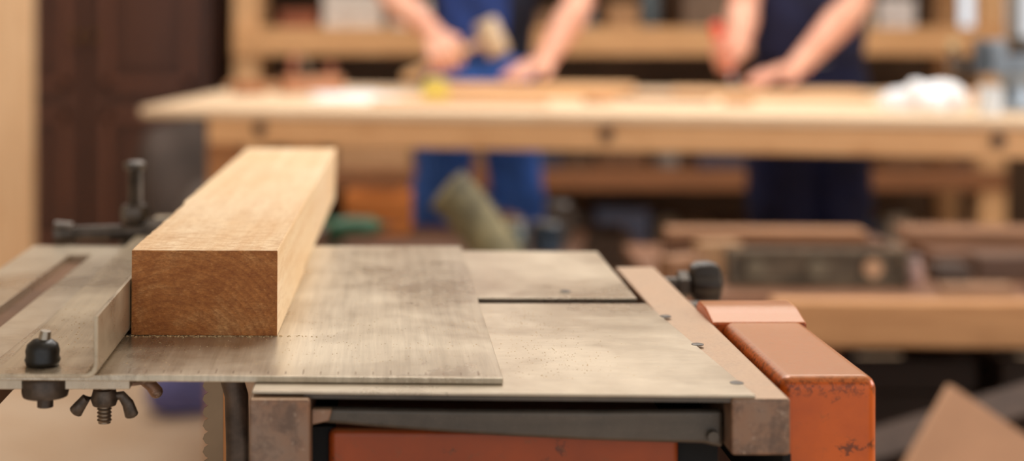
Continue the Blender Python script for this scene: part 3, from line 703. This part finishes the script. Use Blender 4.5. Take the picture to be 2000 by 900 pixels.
    for i in range(13):
        t=i/12; c=(hip+V((lean[0]*.2,lean[1]*.2,.08))).lerp(chest+V((0,0,.10)),t); ra=.170+.012*math.sin(t*3); rb=.130+.012*math.sin(t*3); amax=(1.5-1.05*t**1.5) if t<.6 else .75
        amax=min(amax,cols.get('bibw',2)); sh_=cols.get('bibs',0)
        rows.append([bm.verts.new((c.x+ra*math.sin(a+sh_),c.y-(rb+.004*math.sin(9*a+12*t)+.004)*math.cos(a+sh_),c.z)) for a in [amax*(k/12-1) for k in range(25)]])
    for A,C in zip(rows,rows[1:]):
        for k in range(24): bm.faces.new((A[k],A[k+1],C[k+1],C[k]))
    bib=part(e,'bib',bm,plain(cols['bib'],.85,var=.5,scale=9),smooth=True,auto=False)
    so=bib.modifiers.new('thick','SOLIDIFY'); so.thickness=.006; so.offset=1
    for sx in (-1,1):
        bm=B(); c=chest+V((0,0,.10))
        loft(bm,[c+V((sx*.09,-.128,0)),neckb+V((sx*.085,-.085,0)),neckb+V((sx*.085,-.0,.045)),chest+V((sx*.06,.13,.12)),chest+V((sx*.05,.14,-.1))],[(.018,.006)]*5); part(e,'strap',bm,plain(cols['bib'],.85),smooth=True)
    for ft in (J['fr'],J['fl']):
        f=mv(ft); bm=B(); loft(bm,[V((f.x,f.y+.045,.055)),V((f.x,f.y-.05,.055)),V((f.x,f.y-.14,.042)),V((f.x,f.y-.19,.035))],[(.045,.05),(.05,.052),(.052,.038),(.042,.03)]); cyl(bm,(f.x,f.y+.01,.05),(f.x,f.y+.01,.13),.05)
        part(e,'boot',bm,plain('#2e2119',.6),smooth=True)
    bm=B(); ball(bm,hd+V((0,.028,.055)),(.086,.093,.088)); part(e,'hair',bm,plain(cols['hair'],.7),smooth=True,auto=False)
    for sx in (-1,1):
        bm=B(); ball(bm,hd+V((sx*.03,-.078,.022)),.0125); ball(bm,hd+V((sx*.03,-.0885,.021)),.005,mi=1); part(e,'eye',bm,[plain('#e8e4de',.2),plain('#2a1a10',.2)],smooth=True)
    return e

h=V((.90,-.12,.42)).normalized()
er,wr_=V((.02,4.64,1.225)),V((.160,4.46,1.105)); f=(wr_-er).normalized()
d=(f-h*f.dot(h)).normalized(); n=d.cross(h); n=n if n.z<0 else -n
grip=wr_+d*.088+n*.026
J1={'sr':(.165,4.72,1.41),'er':er,'wr':wr_,'sl':(.535,4.72,1.41),'el':(.605,4.60,1.20),'wl':(.475,4.42,1.020),'fr':(.155,4.80,0),'fl':(.465,4.82,0)}
dl=V((-.62,-.75,-.14))
hands1={'r':dict(d=d,n=n,s=h,curl=1.05,thumb=1),'l':dict(d=dl,n=V((0,0,-1)),s=dl.cross(V((0,0,1))).normalized(),curl=.16,thumb=-1)}
person((.31,4.80),'person in blue bib overalls holding a mallet over a workbench',J1,
       dict(tr='#3f74d8',trl='bright blue work trousers',bib='#203c80',sh='#161b30',shl='dark navy short-sleeved shirt',hair='#3a2618',bibw=.62,bibs=-.25),hands1,(.035,-.07),legw=.081)
ml=empty('mallet','wooden mallet held in a gripping hand','mallet',grip)
bm=B(); loft(bm,[-h*.125,-h*.05,h*.03,h*.13],[(.015,.012),(.0125,.010),(.011,.009),(.012,.010)]); part(ml,'handle',bm,wood('#d9b184','#b98a58',(6,6,6)),smooth=True)
hx=V((-.42,0,.90)).normalized(); c=h*.15
bm=B(); loft(bm,[c-hx*.052,c-hx*.045,c+hx*.045,c+hx*.052],[(.030,.030),(.034,.034),(.034,.034),(.030,.030)],rnd=False,seg=20); part(ml,'mallet_head',bm,wood('#ccb698','#a08a6c',(6,6,6)),smooth=True)

d2=V((-.78,-.58,-.16)).normalized(); h2=V((-.40,.0,1)); h2=(h2-d2*h2.dot(d2)).normalized()
n2=d2.cross(h2).normalized(); n2=n2 if n2.y<0 else -n2
wr2=V((1.02,4.36,1.055))
grip2=wr2+d2*.088+n2*.026
J2={'sr':(1.12,4.56,1.41),'er':(1.075,4.52,1.185),'wr':wr2,'sl':(1.44,4.56,1.41),'el':(1.385,4.46,1.19),'wl':(1.165,4.28,1.012),'fr':(1.23,4.66,0),'fl':(1.37,4.68,0)}
dl2=V((-.86,-.48,-.14))
hands2={'r':dict(d=d2,n=n2,s=h2,curl=1.05,thumb=1),'l':dict(d=dl2,n=V((0,0,-1)),s=dl2.cross(V((0,0,1))).normalized(),curl=.16,thumb=-1)}
person((1.30,4.64),'person in dark navy overalls holding a red-handled chisel over a board',J2,
       dict(tr='#151c44',trl='dark navy work trousers',bib='#161c40',sh='#b3c6dc',shl='light blue short-sleeved shirt',hair='#241a14',bibw=1.15,bibs=-.25),hands2,(-.03,-.09),legw=.094)
ch=empty('chisel','chisel with red handle held upright on a board','chisel',grip2)
bm=B(); loft(bm,[-h2*.045,-h2*.0,h2*.06,h2*.085],[.013,.015,.018,.016]); part(ch,'handle',bm,plain('#d84a34',.3,var=.1),smooth=True)
bm=B(); zz=(grip2.z-.955)/h2.z; loft(bm,[-h2*.04,-h2*(zz*.8),-h2*zz],[(.006,.003),(.006,.002),(.006,.001)],seg=4,rnd=False); part(ch,'blade',bm,plain('#a5a5a5',.3,.9))

# ---------------------------------------------------------------- lights
def area(loc,tgt,sx,sy,e,c):
    l=bpy.data.lights.new('lamp','AREA'); l.shape='RECTANGLE'; l.size=sx; l.size_y=sy; l.energy=e; l.color=c
    o=bpy.data.objects.new('lamp',l); COL.objects.link(o); o.location=loc
    o.rotation_euler=(V(tgt)-V(loc)).to_track_quat('-Z','Y').to_euler(); return o
area((.6,3.9,2.85),(.6,3.9,0),3.2,1.8,74,(1,.97,.93))
area((3.3,1.7,1.9),(0,1.3,.9),1.8,1.2,66,(1,.97,.94))
area((.2,2.1,2.8),(0,1.2,.9),.9,.7,28,(1,.97,.92))
area((.5,5.7,2.8),(.5,5.9,.5),3,.6,20,(1,.95,.88))
w=bpy.data.worlds.new('w'); S.world=w; w.use_nodes=True
bg=w.node_tree.nodes['Background']; bg.inputs[0].default_value=(.95,.97,1,1); bg.inputs[1].default_value=1.0

# ---------------------------------------------------------------- camera
cd=bpy.data.cameras.new('cam'); cam=bpy.data.objects.new('cam',cd); COL.objects.link(cam)
cam.location=(0,0,1.2); cam.rotation_euler=(math.radians(90),0,0)
cd.sensor_width=36; cd.lens=54; cd.shift_x=.13; cd.shift_y=-.225; cd.clip_start=.05
cd.dof.use_dof=True; cd.dof.focus_distance=1.03; cd.dof.aperture_fstop=3.0
S.camera=cam
